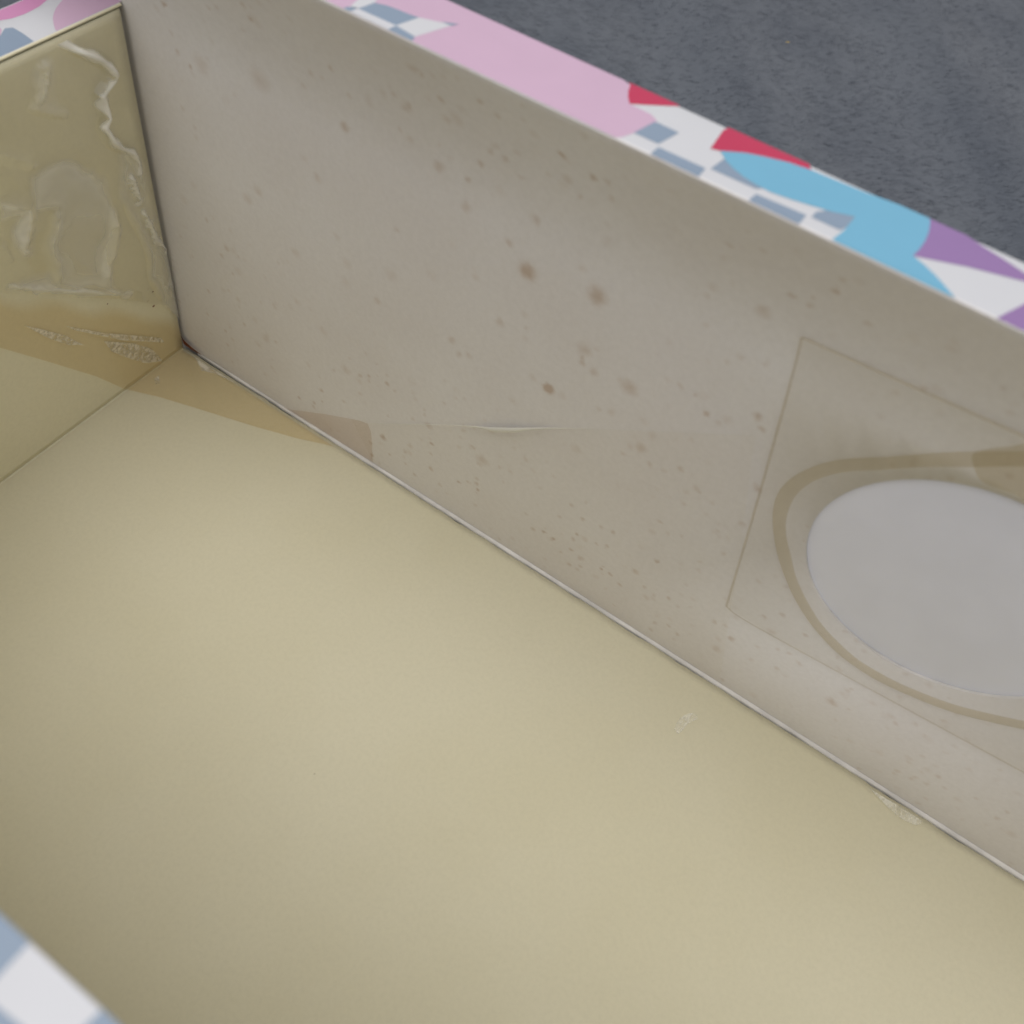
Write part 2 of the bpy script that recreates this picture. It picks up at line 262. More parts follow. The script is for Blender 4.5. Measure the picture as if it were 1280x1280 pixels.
def spotted_wall():
    k = N('aged_grey_card')
    vec = k.coord()
    # ragged coordinates so that the stains are not round
    nz = k.n('ShaderNodeTexNoise', i_Scale=700.0, i_Detail=3.0)
    k.l(vec, nz.inputs['Vector'])
    sub = k.n('ShaderNodeVectorMath', operation='SUBTRACT'); k.l(nz.outputs['Color'], sub.inputs[0]); sub.inputs[1].default_value = (0.5, 0.5, 0.5)
    sc = k.n('ShaderNodeVectorMath', operation='SCALE'); sc.inputs['Scale'].default_value = 0.0013; k.l(sub.outputs[0], sc.inputs[0])
    ad = k.n('ShaderNodeVectorMath', operation='ADD'); k.l(vec, ad.inputs[0]); k.l(sc.outputs[0], ad.inputs[1])
    flat = k.n('ShaderNodeVectorMath', operation='MULTIPLY'); flat.inputs[1].default_value = (1, 0, 1); k.l(ad.outputs[0], flat.inputs[0])
    acc = None
    for (x, z, r, s) in SPOTS:
        d = k.n('ShaderNodeVectorMath', operation='DISTANCE')
        k.l(flat.outputs[0], d.inputs[0]); d.inputs[1].default_value = (x, 0, z)
        v = k.ramp(d.outputs['Value'], 0.0, r * 2.3, s, 0.0)
        acc = v if acc is None else k.math('ADD', acc, v)
    sepv = k.n('ShaderNodeSeparateXYZ'); k.l(vec, sepv.inputs[0])
    low = k.ramp(sepv.outputs[2], 0.012, 0.055, 0.45, 0.0)
    # scattered pin-point foxing, thicker in some areas than in others
    for scale, size, amt in ((430.0, 0.38, 0.9), (260.0, 0.34, 0.6)):
        vo = k.n('ShaderNodeTexVoronoi', i_Scale=scale, i_Randomness=1.0)
        k.l(ad.outputs[0], vo.inputs['Vector'])
        sep = k.n('ShaderNodeSeparateColor'); k.l(vo.outputs['Color'], sep.inputs[0])
        near = k.ramp(vo.outputs['Distance'], 0.02, size, 1.0, 0.0)
        few = k.ramp(sep.outputs[0], 0.45, 1.0, 0.0, amt)
        dens = k.math('ADD', k.ramp(k.noise(28.0, vec, 2), 0.47, 0.74), low)
        acc = k.math('ADD', acc, k.math('MULTIPLY', k.math('MULTIPLY', near, few), dens))
    fac = k.math('MINIMUM', k.math('MULTIPLY', acc, 0.66), 0.55)
    # cloudy tone of the card
    cl = k.ramp(k.noise(22.0, vec, 4), 0.3, 0.7)
    base = k.mix(cl, WALL_A, WALL_B)
    fib = k.ramp(k.noise(900.0, vec, 4, 0.7), 0.25, 0.75)
    base = k.mix(k.math('MULTIPLY', fib, 0.10), base, (0.30, 0.27, 0.23))
    col = k.mix(fac, base, (0.370, 0.215, 0.105))
    k.l(col, k.b.inputs['Base Color'])
    k.b.inputs['Roughness'].default_value = 0.62
    k.b.inputs['Specular IOR Level'].default_value = 0.3
    h = k.math('ADD', k.noise(1500.0, vec, 4, 0.7), k.math('MULTIPLY', k.noise(60.0, vec, 2), 3.0))
    k.l(k.bump(h, 0.12, 0.0001), k.b.inputs['Normal'])
    return k.m

WALL_A = (0.705, 0.672, 0.664)
WALL_B = (0.750, 0.728, 0.730)
m_wall = spotted_wall()

def yellow_sheet(name, a, b):
    k = N(name)
    vec = k.coord()
    f1 = k.ramp(k.noise(14.0, vec, 4), 0.32, 0.68)
    c = k.mix(f1, a, b)
    f2 = k.ramp(k.noise(1100.0, vec, 4, 0.7), 0.3, 0.8)
    c = k.mix(k.math('MULTIPLY', f2, 0.20), c, tuple(v * 0.74 for v in a))
    f3 = k.ramp(k.noise(70.0, vec, 6, 0.65), 0.60, 0.78)
    c = k.mix(k.math('MULTIPLY', f3, 0.05), c, (0.44, 0.37, 0.22))
    vo = k.n('ShaderNodeTexVoronoi', i_Scale=95.0); k.l(vec, vo.inputs['Vector'])
    sp = k.n('ShaderNodeSeparateColor'); k.l(vo.outputs['Color'], sp.inputs[0])
    grit = k.math('MULTIPLY', k.ramp(vo.outputs['Distance'], 0.008, 0.028, 0.4, 0.0), k.ramp(sp.outputs[0], 0.86, 0.90))
    c = k.mix(grit, c, (0.16, 0.12, 0.07))
    k.l(c, k.b.inputs['Base Color'])
    k.l(k.ramp(k.noise(45.0, vec, 4), 0.3, 0.7, 0.50, 0.60), k.b.inputs['Roughness'])
    k.b.inputs['Specular IOR Level'].default_value = 0.25
    h = k.math('ADD', k.noise(1300.0, vec, 3), k.math('MULTIPLY', k.noise(110.0, vec, 3), 2.0))
    k.l(k.bump(h, 0.10, 0.0001), k.b.inputs['Normal'])
    return k.m

m_floor = yellow_sheet('cream_yellow_sheet', (0.560, 0.515, 0.365), (0.585, 0.542, 0.400))
m_end = yellow_sheet('yellow_end_sheet', (0.765, 0.715, 0.515), (0.790, 0.742, 0.560))

def clear_plastic(name, tint, gloss_rough=0.08, haze_attr=None, haze_col=(0.87, 0.85, 0.79), haze=0.0, boost=1.0, bump=None, streak=None, cover=None):
    """thin plastic: tinted see-through, mirror-like sheen by angle, diffuse haze for cloudiness and painted highlights"""
    k = N(name)
    k.t.nodes.remove(k.b)
    tr = k.n('ShaderNodeBsdfTransparent'); tr.inputs[0].default_value = (*tint, 1)
    gl = k.n('ShaderNodeBsdfGlossy'); gl.inputs['Roughness'].default_value = gloss_rough
    gl.inputs['Color'].default_value = (1, 1, 1, 1)
    lw = k.n('ShaderNodeLayerWeight'); lw.inputs[0].default_value = 0.5
    if bump:
        b = k.bump(k.noise(bump[0], None, 3), bump[1], 0.0002)
        k.l(b, gl.inputs['Normal']); k.l(b, lw.inputs['Normal'])
    sch = k.math('ADD', k.math('MULTIPLY', k.math('POWER', lw.outputs['Facing'], 5.0), 0.6), 0.045)
    f = k.math('MULTIPLY', sch, boost)
    mx = k.n('ShaderNodeMixShader')
    k.l(f, mx.inputs[0]); k.l(tr.outputs[0], mx.inputs[1]); k.l(gl.outputs[0], mx.inputs[2])
    res = mx.outputs[0]
    if haze_attr or haze:
        df = k.n('ShaderNodeBsdfDiffuse'); df.inputs[0].default_value = (*haze_col, 1)
        m2 = k.n('ShaderNodeMixShader')
        if haze_attr:
            at = k.n('ShaderNodeAttribute', attribute_name=haze_attr)
            hf = at.outputs['Fac']
        else:
            hf = None
        if streak:
            s = k.ramp(k.noise(streak[0], k.coord(streak[1], streak[2]), 3, 0.6), 0.35, 0.65, haze * 0.25, haze)
            k.l(s, m2.inputs[0])
        elif hf is not None:
            k.l(hf, m2.inputs[0])
        else:
            m2.inputs[0].default_value = haze
        k.l(res, m2.inputs[1]); k.l(df.outputs[0], m2.inputs[2])
        res = m2.outputs[0]
    if cover:
        at = k.n('ShaderNodeAttribute', attribute_name=cover)
        t0 = k.n('ShaderNodeBsdfTransparent')
        m3 = k.n('ShaderNodeMixShader')
        k.l(at.outputs['Fac'], m3.inputs[0]); k.l(t0.outputs[0], m3.inputs[1]); k.l(res, m3.inputs[2])
        res = m3.outputs[0]
    k.l(res, k.out.inputs['Surface'])
    return k.m

m_film = clear_plastic('crinkled_film', (0.985, 0.98, 0.95), 0.10, haze_attr='haze', boost=2.6)  # haze attribute paints reflections and ridge highlights
m_patch = clear_plastic('window_film', (0.988, 0.983, 0.970), 0.16, haze=0.02, haze_col=(0.55, 0.52, 0.47), boost=0.8, bump=(420.0, 0.10))
m_patch_edge = clear_plastic('film_edge_grime', (0.92, 0.89, 0.84), 0.3, haze=0.06, haze_col=(0.25, 0.19, 0.12))
m_clear = clear_plastic('clear_tape', (0.996, 0.992, 0.984), 0.2, boost=0.6)
m_lip_glint = clear_plastic('clear_tape_lip_glint', (0.95, 0.95, 0.93), 0.10, haze=0.75, haze_col=(0.86, 0.855, 0.83), boost=2.5)  # mostly white haze, a painted highlight
m_tape = clear_plastic('aged_brown_tape', (0.976, 0.935, 0.85), 0.18, haze=0.07, haze_col=(0.66, 0.47, 0.24), bump=(160.0, 0.25))
m_tape_fade = clear_plastic('aged_brown_tape_worn_edge', (0.976, 0.935, 0.85), 0.18, haze=0.07, haze_col=(0.66, 0.47, 0.24), bump=(160.0, 0.25), cover='cover')
m_tape_pink = clear_plastic('aged_tape_on_grey_card', (0.968, 0.93, 0.90), 0.2, haze=0.05, haze_col=(0.45, 0.32, 0.25))
m_tape_glint = clear_plastic('tape_glint', (0.97, 0.96, 0.92), 0.2, haze=0.70, haze_col=(0.84, 0.79, 0.68), streak=(900.0, (0.25, 1.0, 1.0), (0.3, 0.2, 0.5)))  # pale streaks paint gloss glints on the tape
m_sheet_glint = clear_plastic('sheet_glint', (1, 1, 1), 0.15, haze=0.55, haze_col=(0.86, 0.83, 0.72), bump=(900.0, 1.0), streak=(1500.0, (1.0, 0.35, 1.0), (0, 0, 0.6)), boost=1.5)  # pale streaks paint small glints on the yellow sheet
m_glue = clear_plastic('dried_glue', (0.962, 0.935, 0.875), 0.3, haze=0.11, haze_col=(0.52, 0.44, 0.29), bump=(300.0, 0.3))

# ------------------------------------------------------------------ grey fabric under the box
def fabric():
    k = N('grey_felt')
    vec = k.coord(rot=(0, 0, -math.radians(34)))
    st = k.n('ShaderNodeMapping'); st.inputs['Scale'].default_value = (0.35, 1.0, 1.0); k.l(vec, st.inputs[0])
    f1 = k.noise(1300.0, st.outputs[0], 5, 0.7)
    f2 = k.noise(26.0, vec, 3)
    c = k.mix(k.ramp(f1, 0.25, 0.75), (0.062, 0.071, 0.090), (0.098, 0.110, 0.133))
    c = k.mix(k.ramp(f2, 0.35, 0.7, 0.0, 0.35), c, (0.130, 0.141, 0.160))
    bs = k.n('ShaderNodeMapping'); bs.inputs['Scale'].default_value = (24.0, 5.0, 1.0); k.l(vec, bs.inputs[0])
    c = k.mix(k.ramp(k.noise(1.0, bs.outputs[0], 2), 0.35, 0.7, 0.0, 0.30), c, (0.175, 0.188, 0.210))
    k.l(c, k.b.inputs['Base Color'])
    k.b.inputs['Roughness'].default_value = 0.95
    k.b.inputs['Specular IOR Level'].default_value = 0.15
    k.b.inputs['Sheen Weight'].default_value = 0.25
    k.l(k.bump(f1, 0.5, 0.0004), k.b.inputs['Normal'])
    return k.m

m_fabric = fabric()
FD = np.array([math.cos(math.radians(34)), math.sin(math.radians(34))])
def ground_z(x, y):
    s = x * FD[0] + y * FD[1]; q = -x * FD[1] + y * FD[0]
    w = 0.0020 * np.sin(s * 78 + 0.9 + 2.5 * q) + 0.0009 * np.sin(s * 141 + q * 17 + 2.0)
    fade = np.clip((y - 0.03) / 0.05, 0, 1)
    return GROUND + w * fade - 0.0002

g = np.concatenate([[-3, -1.2, -0.5], np.linspace(-0.3, 0.6, 181), [0.9, 1.6, 3]])
gx, gy = np.meshgrid(g, g, indexing='ij')
near_box = (gx > -0.03) & (gx < L + 0.03) & (gy < 0.03) & (gy > -0.14)
gz = np.where(near_box, GROUND - 0.0002, ground_z(gx, gy))
gz = np.where((np.abs(gx) > 0.75) | (np.abs(gy) > 0.75), GROUND, gz)
ground = link('ground', grid_mesh('ground', np.stack([gx, gy, gz], -1)), m_fabric, smooth=True)
ground['kind'] = 'structure'
ground['label'] = 'dark grey brushed felt fabric lying under the box'
ground['category'] = 'fabric'

def nap_material():
    k = N('felt_fibre')
    at = k.n('ShaderNodeAttribute', attribute_name='shade')
    c = k.mix(at.outputs['Fac'], (0.056, 0.065, 0.085), (0.140, 0.153, 0.180))
    k.l(c, k.b.inputs['Base Color'])
    k.b.inputs['Roughness'].default_value = 0.9
    k.b.inputs['Specular IOR Level'].default_value = 0.1
    return k.m

def build_nap(n=80000):
    rng = np.random.default_rng(5)
    x = rng.uniform(-0.20, 0.30, n * 2); y = rng.uniform(0.012, 0.44, n * 2)
    x, y = x[:n], y[:n]
    a = math.radians(34) + rng.normal(0, 0.42, n)
    ln = rng.uniform(0.0012, 0.0036, n); w = rng.uniform(0.00003, 0.00007, n)
    bend = rng.normal(0, 0.35, n)
    z0 = ground_z(x, y)
    band = vnoise((x * FD[0] + y * FD[1]) * 24, (y * FD[0] - x * FD[1]) * 5, 11.0)
    lift = rng.uniform(0.0001, 0.0007, n)
    V = np.zeros((n, 6, 3))
    px, py = x.copy(), y.copy(); ang = a - bend
    for k in range(3):
        nx, ny = -np.sin(ang), np.cos(ang)
        zz = z0 + np.array([0.00005, 1.0, 0.6])[k] * lift + 0.0001
        V[:, k * 2] = np.stack([px + nx * w, py + ny * w, zz], -1)
        V[:, k * 2 + 1] = np.stack([px - nx * w, py - ny * w, zz + 0.00002], -1)
        px = px + np.cos(ang) * ln / 2; py = py + np.sin(ang) * ln / 2; ang = ang + bend
    base = np.arange(n)[:, None] * 6
    F = np.concatenate([base + [0, 1, 3, 2], base + [2, 3, 5, 4]], 1).reshape(-1, 4)
    me = bpy.data.meshes.new('felt_nap')
    me.vertices.add(n * 6); me.vertices.foreach_set('co', V.ravel())
    me.loops.add(F.size); me.loops.foreach_set('vertex_index', F.ravel())
    me.polygons.add(len(F)); me.polygons.foreach_set('loop_start', np.arange(0, F.size, 4))
    me.update(calc_edges=True)
    at = me.attributes.new('shade', 'FLOAT', 'POINT')
    at.data.foreach_set('value', np.repeat(np.clip(rng.beta(1.6, 2.6, n) * (1 + 0.9 * band) + 0.10 * band, 0, 1), 6).astype(np.float32))
    o = link('felt_nap', me, nap_material())
    o['kind'] = 'stuff'; o['label'] = 'short brushed fibres of the dark grey felt'; o['category'] = 'fabric nap'

build_nap()

# ------------------------------------------------------------------ the box
box = bpy.data.objects.new('cardboard_box', None)
COL.objects.link(box)
box.empty_display_size = 0.02
box['label'] = 'open cardboard box with patterned rims, cream yellow bottom and foxed grey inner wall'
box['category'] = 'box'

def sweep_x(name, prof, x0, x1, mats, parent, nseg=1, smooth=True):
    """profile of (y, z) points swept along X"""
    xs = np.linspace(x0, x1, nseg + 1)
    P = np.array([[(x, p[0], p[1]) for p in prof] for x in xs])
    return link(name, grid_mesh(name, P), mats, parent, smooth)

# --- long wall with the round hole
HC = (0.16561, 0.05734); HR = 0.02132
RL = 0.00025                                   # radius of the folded lip
def long_wall():
    bm = bmesh.new()
    x0, x1, z0, z1 = -0.0125, L, 0.0004, 0.080
    xs = np.linspace(x0, x1, 60); zs = np.linspace(z0, z1, 14)
    loop = [(x, z0) for x in xs] + [(x1, z) for z in zs[1:]] + [(x, z1) for x in xs[::-1][1:]] + [(x0, z) for z in zs[::-1][1:-1]]
    vs = [bm.verts.new((x, 0, z)) for x, z in loop]
    es = [bm.edges.new((vs[i - 1], vs[i])) for i in range(len(vs))]
    ring = [bm.verts.new((HC[0] + HR * math.cos(a) * (1 + 0.002 * math.sin(5 * a)), 0, HC[1] + HR * math.sin(a))) for a in np.linspace(0, 2 * math.pi, 128, endpoint=False)]
    er = [bm.edges.new((ring[i - 1], ring[i])) for i in range(len(ring))]
    bmesh.ops.triangle_fill(bm, use_beauty=True, use_dissolve=False, edges=es + er, normal=(0, -1, 0))
    # overhang that shades the wall top, then the folded lip: the card rolls over into the rim
    prof = [(YO * s * s, 0.080 + (HF - RL - 0.080) * s) for s in np.linspace(0, 1, 16)[:-1]] + [(YO + RL * (1 - math.cos(a)), HF - RL * (1 - math.sin(a))) for a in np.linspace(0, math.radians(84), 7)]
    rows = []
    for (y, z) in prof:
        rows.append([bm.verts.new((x, y, z)) for x in xs])
    for a, b in zip(rows[:-1], rows[1:]):
        for i in range(len(xs) - 1):
            bm.faces.new((a[i], a[i + 1], b[i + 1], b[i]))
    bmesh.ops.remove_doubles(bm, verts=bm.verts[:], dist=1e-6)
    # cut edge of the hole
    back = [bm.verts.new((v.co.x, 0.00045, v.co.z)) for v in ring]
    for i in range(len(ring)):
        f = bm.faces.new((ring[i - 1], ring[i], back[i], back[i - 1])); f.material_index = 1
    bmesh.ops.recalc_face_normals(bm, faces=bm.faces[:])
    me = bpy.data.meshes.new('long_wall'); bm.to_mesh(me); bm.free()
    o = link('long_wall', me, [m_wall, m_raw], box)
    for p in me.polygons: p.use_smooth = p.material_index == 0
    o['label'] = 'grey inner wall speckled with brown foxing and cut with a round hole'
    return o
wall = long_wall()
back_card = link('backing_card', pydata('backing_card', [(0.10, 0.0005, 0.020), (0.23, 0.0005, 0.020), (0.23, 0.0005, H - 0.0205), (0.10, 0.0005, H - 0.0205)], [(0, 1, 2, 3)]), m_white, box)
back_card['label'] = 'white card showing through the round hole'

# --- printed rims
def rim_profile(y0, sign, RL=RL, H=H, T=T):
    """from the inner lip over the flat top and down the outside"""
    R = 0.0009
    pr = [(RL * (1 - math.cos(a)), H - RL * (1 - math.sin(a))) for a in np.linspace(math.radians(84), math.pi / 2, 4)]
    pr += [(T - R, H)]
    pr += [(T - R + R * math.sin(a), H - R + R * math.cos(a)) for a in np.linspace(0, math.pi / 2, 6)[1:]]
    pr += [(T, 0.05), (T, GROUND)]
    return [(y0 + sign * a, b) for a, b in pr]

def print_shapes(parent, data, z, axis, lo, hi, prefix):
    for col, layer, P in data:
        Q = clip_poly(P, axis, lo, True)
        if len(Q) > 2: Q = clip_poly(Q, axis, hi, False)
        if len(Q) < 3: continue
        me = flat_poly('printed_shape', [(x, y, z + 0.000012 * layer) for x, y in Q])
        if me.polygons[0].normal.z < 0: me.flip_normals()
        link('printed_shape', me, ink[col], parent)

rim_far = sweep_x('rim', rim_profile(YO, 1, H=HF), -0.0225, L + T, m_shell, box)
rim_far['label'] = 'printed rim above the foxed grey wall, pink then checks, blue and violet'
print_shapes(rim_far, RIM, HF, 1, YO + RL * 0.3, YO + T - 0.0004, 'far')
rim_near = sweep_x('rim', rim_profile(-W, -1, 0.00025), -0.0225, L + T, m_shell, box)
rim_near['label'] = 'slate and white checked rim nearest the viewer'
print_shapes(rim_near, NEAR, H, 1, -W - T + 0.0004, -W - 0.0002, 'near')

# plain inner face of the near wall, its lip, and the far end wall out of view
prof = [(-WB, 0.0003), (-W - 0.0005, H - 0.005)] + [(-W - 0.0002, H - 0.0003)]
sweep_x('near_wall', prof, 0.0, L, m_end, box)
P = np.array([[(L, y, z) for z in (0.0003, H)] for y in (-WB, 0.0)])
link('closing_end_wall', grid_mesh('closing_end_wall', P), m_end, box)
P = np.array([[(L + T - 0.0003, y, z) for z in (GROUND, H)] for y in (-W - T, T)])
link('outer_end_wall', grid_mesh('outer_end_wall', P), m_shell, box)
P = np.array([[(x, y, H - 0.0003) for y in (-W, 0.0)] for x in (L, L + T)])
link('closing_end_rim', grid_mesh('closing_end_rim', P), m_shell, box)

# --- leaning end wall (left), seen from inside
cl, sl = math.cos(LEAN), math.sin(LEAN)
PV = math.hypot(XL, ZL)                              # panel height along the slope
def panel_pt(u, v, off=0.0):
    return (v * sl + off * cl, -u, v * cl - off * sl)
us = np.linspace(0.0011, WB - 0.0004, 50); vs_ = np.linspace(-0.0001, PV - 0.0008, 50)
uu, vv = np.meshgrid(us, vs_, indexing='ij')
bow = 0.00005 * np.sin(uu * 60) * np.sin(vv / PV * math.pi)
P = np.stack([vv * sl + bow, -uu, vv * cl], -1)
end_wall = link('end_wall', grid_mesh('end_wall', P), m_end, box, True)
sm = end_wall.modifiers.new('board', 'SOLIDIFY'); sm.thickness = 0.0007; sm.offset = -1 if end_wall.data.polygons[0].normal.x > 0 else 1
end_wall['label'] = 'yellow end wall leaning slightly inwards'

# soft fold between the end wall and the bottom
ca = math.pi / 2 - LEAN; rf = 0.0004
c0 = rf / math.tan(ca / 2); 
arc = [(c0 * 1.0 - 0.0 - rf * math.sin(a), rf - rf * math.cos(a) + 0.00002) for a in np.linspace(0, math.pi - ca, 8)]
P = np.array([[(x, y, z) for x, z in arc] for y in np.linspace(-WB, -0.0013, 60)])
link('fold', grid_mesh('fold', P), m_floor, end_wall, True)

# printed rim of the end wall: lip, flat top, outside
lip = 0.0004
prof = [(-0.0001, -lip)] + [(-lip * (1 - math.cos(a)), -lip * (1 - math.sin(a))) for a in np.linspace(0, math.pi / 2, 5)]
prof += [(-T, 0.0), (-T - 0.0006, -0.0006), (-T - 0.0008, -ZL + GROUND)]
P = np.array([[(XL + a, y, ZL + b) for a, b in prof] for y in np.linspace(-W, -0.0006, 12)])
rim_end = link('rim', grid_mesh('rim', P), [m_shell, m_end], box, True)
for p in rim_end.data.polygons:
    if p.center.x > XL - lip * 0.75: p.material_index = 1
rim_end['label'] = 'pink, white and slate printed rim of the leaning end wall'
print_shapes(rim_end, LEFT, ZL, 0, XL - T + 0.0002, XL - lip * 0.9, 'end')

# --- bottom
rng = np.random.default_rng(3)
xs = np.linspace(-0.0003, L - 0.0003, 420)
edge = -0.00086 + 0.00026 * np.array([noise.noise(Vector((x * 140, 0, 3))) for x in xs]) + 0.00016 * np.array([noise.noise(Vector((x * 520, 2, 3))) for x in xs])
ts = np.linspace(0, 1, 60)
P = np.zeros((len(xs), len(ts), 3))
P[:, :, 0] = xs[:, None]
P[:, :, 1] = -WB + 0.0002 + (edge[:, None] + WB - 0.0002) * ts[None, :]
hz = 0.00022 * np.array([[noise.noise(Vector((x * 22, y * 30, 7))) for y in np.linspace(-WB, 0, len(ts))] for x in xs])
P[:, :, 2] = hz * np.clip((xs[:, None] - 0.05) / 0.05, 0, 1)
bottom = link('bottom', grid_mesh('bottom', P), m_floor, box, True)
sm = bottom.modifiers.new('sheet', 'SOLIDIFY'); sm.thickness = 0.0004; sm.offset = -1 if bottom.data.polygons[0].normal.z > 0 else 1
bottom['label'] = 'smooth cream yellow bottom of the box'
P = np.array([[(x, y, -0.0025) for y in (-WB - 0.006, T - 0.001)] for x in (-0.010, L + T - 0.001)])
base = link('base_board', grid_mesh('base_board', P), m_board, box)

# --- raw white edge of the grey card where it meets the bottom
xs = np.linspace(0.0040, L - 0.001, 300)
rows = []
for x in xs:
    n1 = noise.noise(Vector((x * 90, 5, 1))); n2 = noise.noise(Vector((x * 260, 9, 1)))
    grow = min(1.0, (x - 0.0040) / 0.04)
    w = (0.00028 + 0.00038 * grow) * (1 + 0.22 * n1 + 0.20 * n2)
    hgt = (0.00040 + 0.00022 * grow) * (1 + 0.12 * n2)
    rows.append([(x, -w, -0.0006), (x, -w, hgt * 0.25), (x, -w * 0.93, hgt * 0.40), (x, -w * 0.40, hgt * (0.75 + 0.12 * n1)), (x, -0.00005, hgt)])
raw = link('raw_card_edge', grid_mesh('raw_card_edge', np.array(rows)), m_raw, box, True)
raw['label'] = 'white cut edge of card along the foot of the grey wall'

# --- clear film window with its ring of dried glue
def wall_y(z):
    return YO * (max(0.0, z - 0.080) / (HF - RL - 0.080)) ** 2
def on_wall(P, off): return [(x, wall_y(z) - off, z) for x, z in P]
def ribbon(name, line, width, off, mat, parent, hgt=0.00012):
    Ls = smooth_line(line, 8)
    rows = []
    for i, p in enumerate(Ls):
        a = np.array(Ls[max(i - 1, 0)]); b = np.array(Ls[min(i + 1, len(Ls) - 1)])
        d = b - a; d = d / np.linalg.norm(d); nrm = np.array([-d[1], d[0]])
        w = (width[0] + (width[1] - width[0]) * i / (len(Ls) - 1)) / 2 * (1 + 0.16 * noise.noise(Vector((p[0] * 130, p[1] * 130, 0))))
        row = []
        for s, hh in ((-1, 0.0), (-0.8, 0.7), (0, 1.0), (0.8, 0.7), (1, 0.0)):
            q = np.array(p) + nrm * s * w
            row.append((q[0], wall_y(q[1]) - off - hgt * hh, q[1]))
        rows.append(row)
    return link(name, grid_mesh(name, np.array(rows)), mat, parent, True)

pv, pf = [], []
for z0, z1 in zip((-1, 0.081, 0.083, 0.085, 0.087), (0.081, 0.083, 0.085, 0.087, 1)):
    Q = clip_poly(PATCH, 1, z0, True)
    if len(Q) > 2: Q = clip_poly(Q, 1, z1, False)
    if len(Q) > 2:
        P3 = on_wall(Q, 0.00038)
        pf += [tuple(len(pv) + i for i in t) for t in fill(P3)]; pv += P3
patch = link('window_film', pydata('window_film', pv, pf), m_patch, box)
patch['label'] = 'clear square of film stuck askew over the round hole'
ring_ = ribbon('film_edge', PATCH[:1] + [((PATCH[0][0] + PATCH[-1][0]) / 2 + 0.0002, (PATCH[0][1] + PATCH[-1][1]) / 2)] + PATCH[-1:], (0.00040, 0.00040), 0.00043, m_patch_edge, patch, 0.00003)
ribbon('film_edge', PATCH[:2], (0.00046, 0.0006), 0.00043, m_patch_edge, patch, 0.00003)
ribbon('film_edge', [PATCH[4], PATCH[3], PATCH[2]], (0.00036, 0.00036), 0.00043, m_patch_edge, patch, 0.00003)
glue = ribbon('glue_line', GLUE, (0.0024, 0.0021), 0.00012, m_glue, box, 0.00014)
glue['label'] = 'tan line of dried glue curving round the hole'
blob = link('glue_blob', flat_poly('glue_blob', on_wall(smooth_line(BLOB + BLOB[:1], 3)[:-1], 0.00018)), m_glue, glue)

# --- clear tape along the foot of the wall, and the aged tape across the corner
ct = link('clear_tape', flat_poly('clear_tape', on_wall(CLEAR, 0.00022)), m_clear, box)
ct['label'] = 'clear tape on the lower part of the grey wall'
# its top edge has come loose in one place; white haze paints its highlight
lipline = CLEAR[1:6]
La = smooth_line(lipline, 24)
rows = []
for i, p in enumerate(La):
    s = i / (len(La) - 1)
    k = math.exp(-((s - 0.60) / 0.085) ** 2) + 0.10 * math.exp(-((s - 0.2) / 0.2) ** 2)
    k *= 1 + 0.35 * noise.noise(Vector((s * 22, 3, 0)))
    w = 0.00006 + 0.0016 * k
    rows.append([(p[0], -0.00024, p[1] - w), (p[0], -0.00024 - w * 0.45, p[1] - w * 0.35), (p[0], -0.00024 - w * 0.35, p[1] + w * 0.10)])
link('loose_edge_glint', grid_mesh('loose_edge_glint', np.array(rows)), m_lip_glint, ct, True)

tape_v, tape_f, tape_m = [], [], []
def add_poly(P3, mat):
    k = len(tape_v)
    for t in fill(P3):
        tape_f.append(tuple(k + i for i in t)); tape_m.append(mat)
    tape_v.extend(P3)
add_poly([(x, min(y, -0.0016), 0.00010) for x, y in TAPEFLOOR], 0)
add_poly([(x, -0.00030, z) for x, z in TAPEWALL], 1)
me = pydata('corner_tape', tape_v, tape_f)
me.polygons.foreach_set('material_index', tape_m)
tape = link('corner_tape', me, [m_tape, m_tape_pink], box)
def tape_on_panel():
    u = np.arange(0.0009, 0.066, 0.0005); v = np.linspace(0.0002, 0.030, 90)
    U, V = np.meshgrid(u, v, indexing='ij')
    top = TAPEPANEL[:6]; low = TAPEPANEL[7:]
    tu = np.array([p[0] for p in top]); tv = np.array([p[1] for p in top]); o = np.argsort(tu)
    TV = np.interp(U, tu[o], tv[o])
    lu = np.array([p[0] for p in low]); lv = np.array([p[1] for p in low]); o = np.argsort(lu)
    LV = np.maximum(np.interp(U, lu[o], lv[o]), 0.0002)
    s = (V - V.min()) / (V.max() - V.min())
    VV = LV + (TV - LV) * s
    wave = 0.0009 * vnoise(U * 160, VV * 0, 6.0)
    cover = np.clip((TV - VV + wave * 2) / 0.0042, 0, 1)
    P = np.stack([VV * sl + 0.00022 * cl, -U, VV * cl - 0.00022 * sl], -1)
    me = grid_mesh('taped_foot', P)
    at = me.attributes.new('cover', 'FLOAT', 'POINT')
    at.data.foreach_set('value', cover.ravel().astype(np.float32))
    link('taped_foot', me, m_tape_fade, tape, True)
tape['label'] = 'strip of tape aged brown, stuck across the inner corner'
tape_on_panel()
for Pb in GLINTS_PANEL:  # gloss glints of the bubbled tape, painted as pale patches
    link('glint_patch', flat_poly('glint_patch', [panel_pt(u, v, 0.0004) for u, v in Pb]), m_tape_glint, tape)
for Pb in GLINTS_FLOOR:
    link('glint_patch', flat_poly('glint_patch', [(x, min(y, -0.0016), 0.00022) for x, y in Pb]), m_tape_glint, tape)
for Pb in SHEET_GLINTS:  # crinkle glints on the bottom, painted as pale patches
    o = link('floor_glint', flat_poly('floor_glint', [(x, min(y, -0.0016), 0.00034) for x, y in smooth_line(Pb + Pb[:1], 3)[:-1]]), m_sheet_glint, bottom)

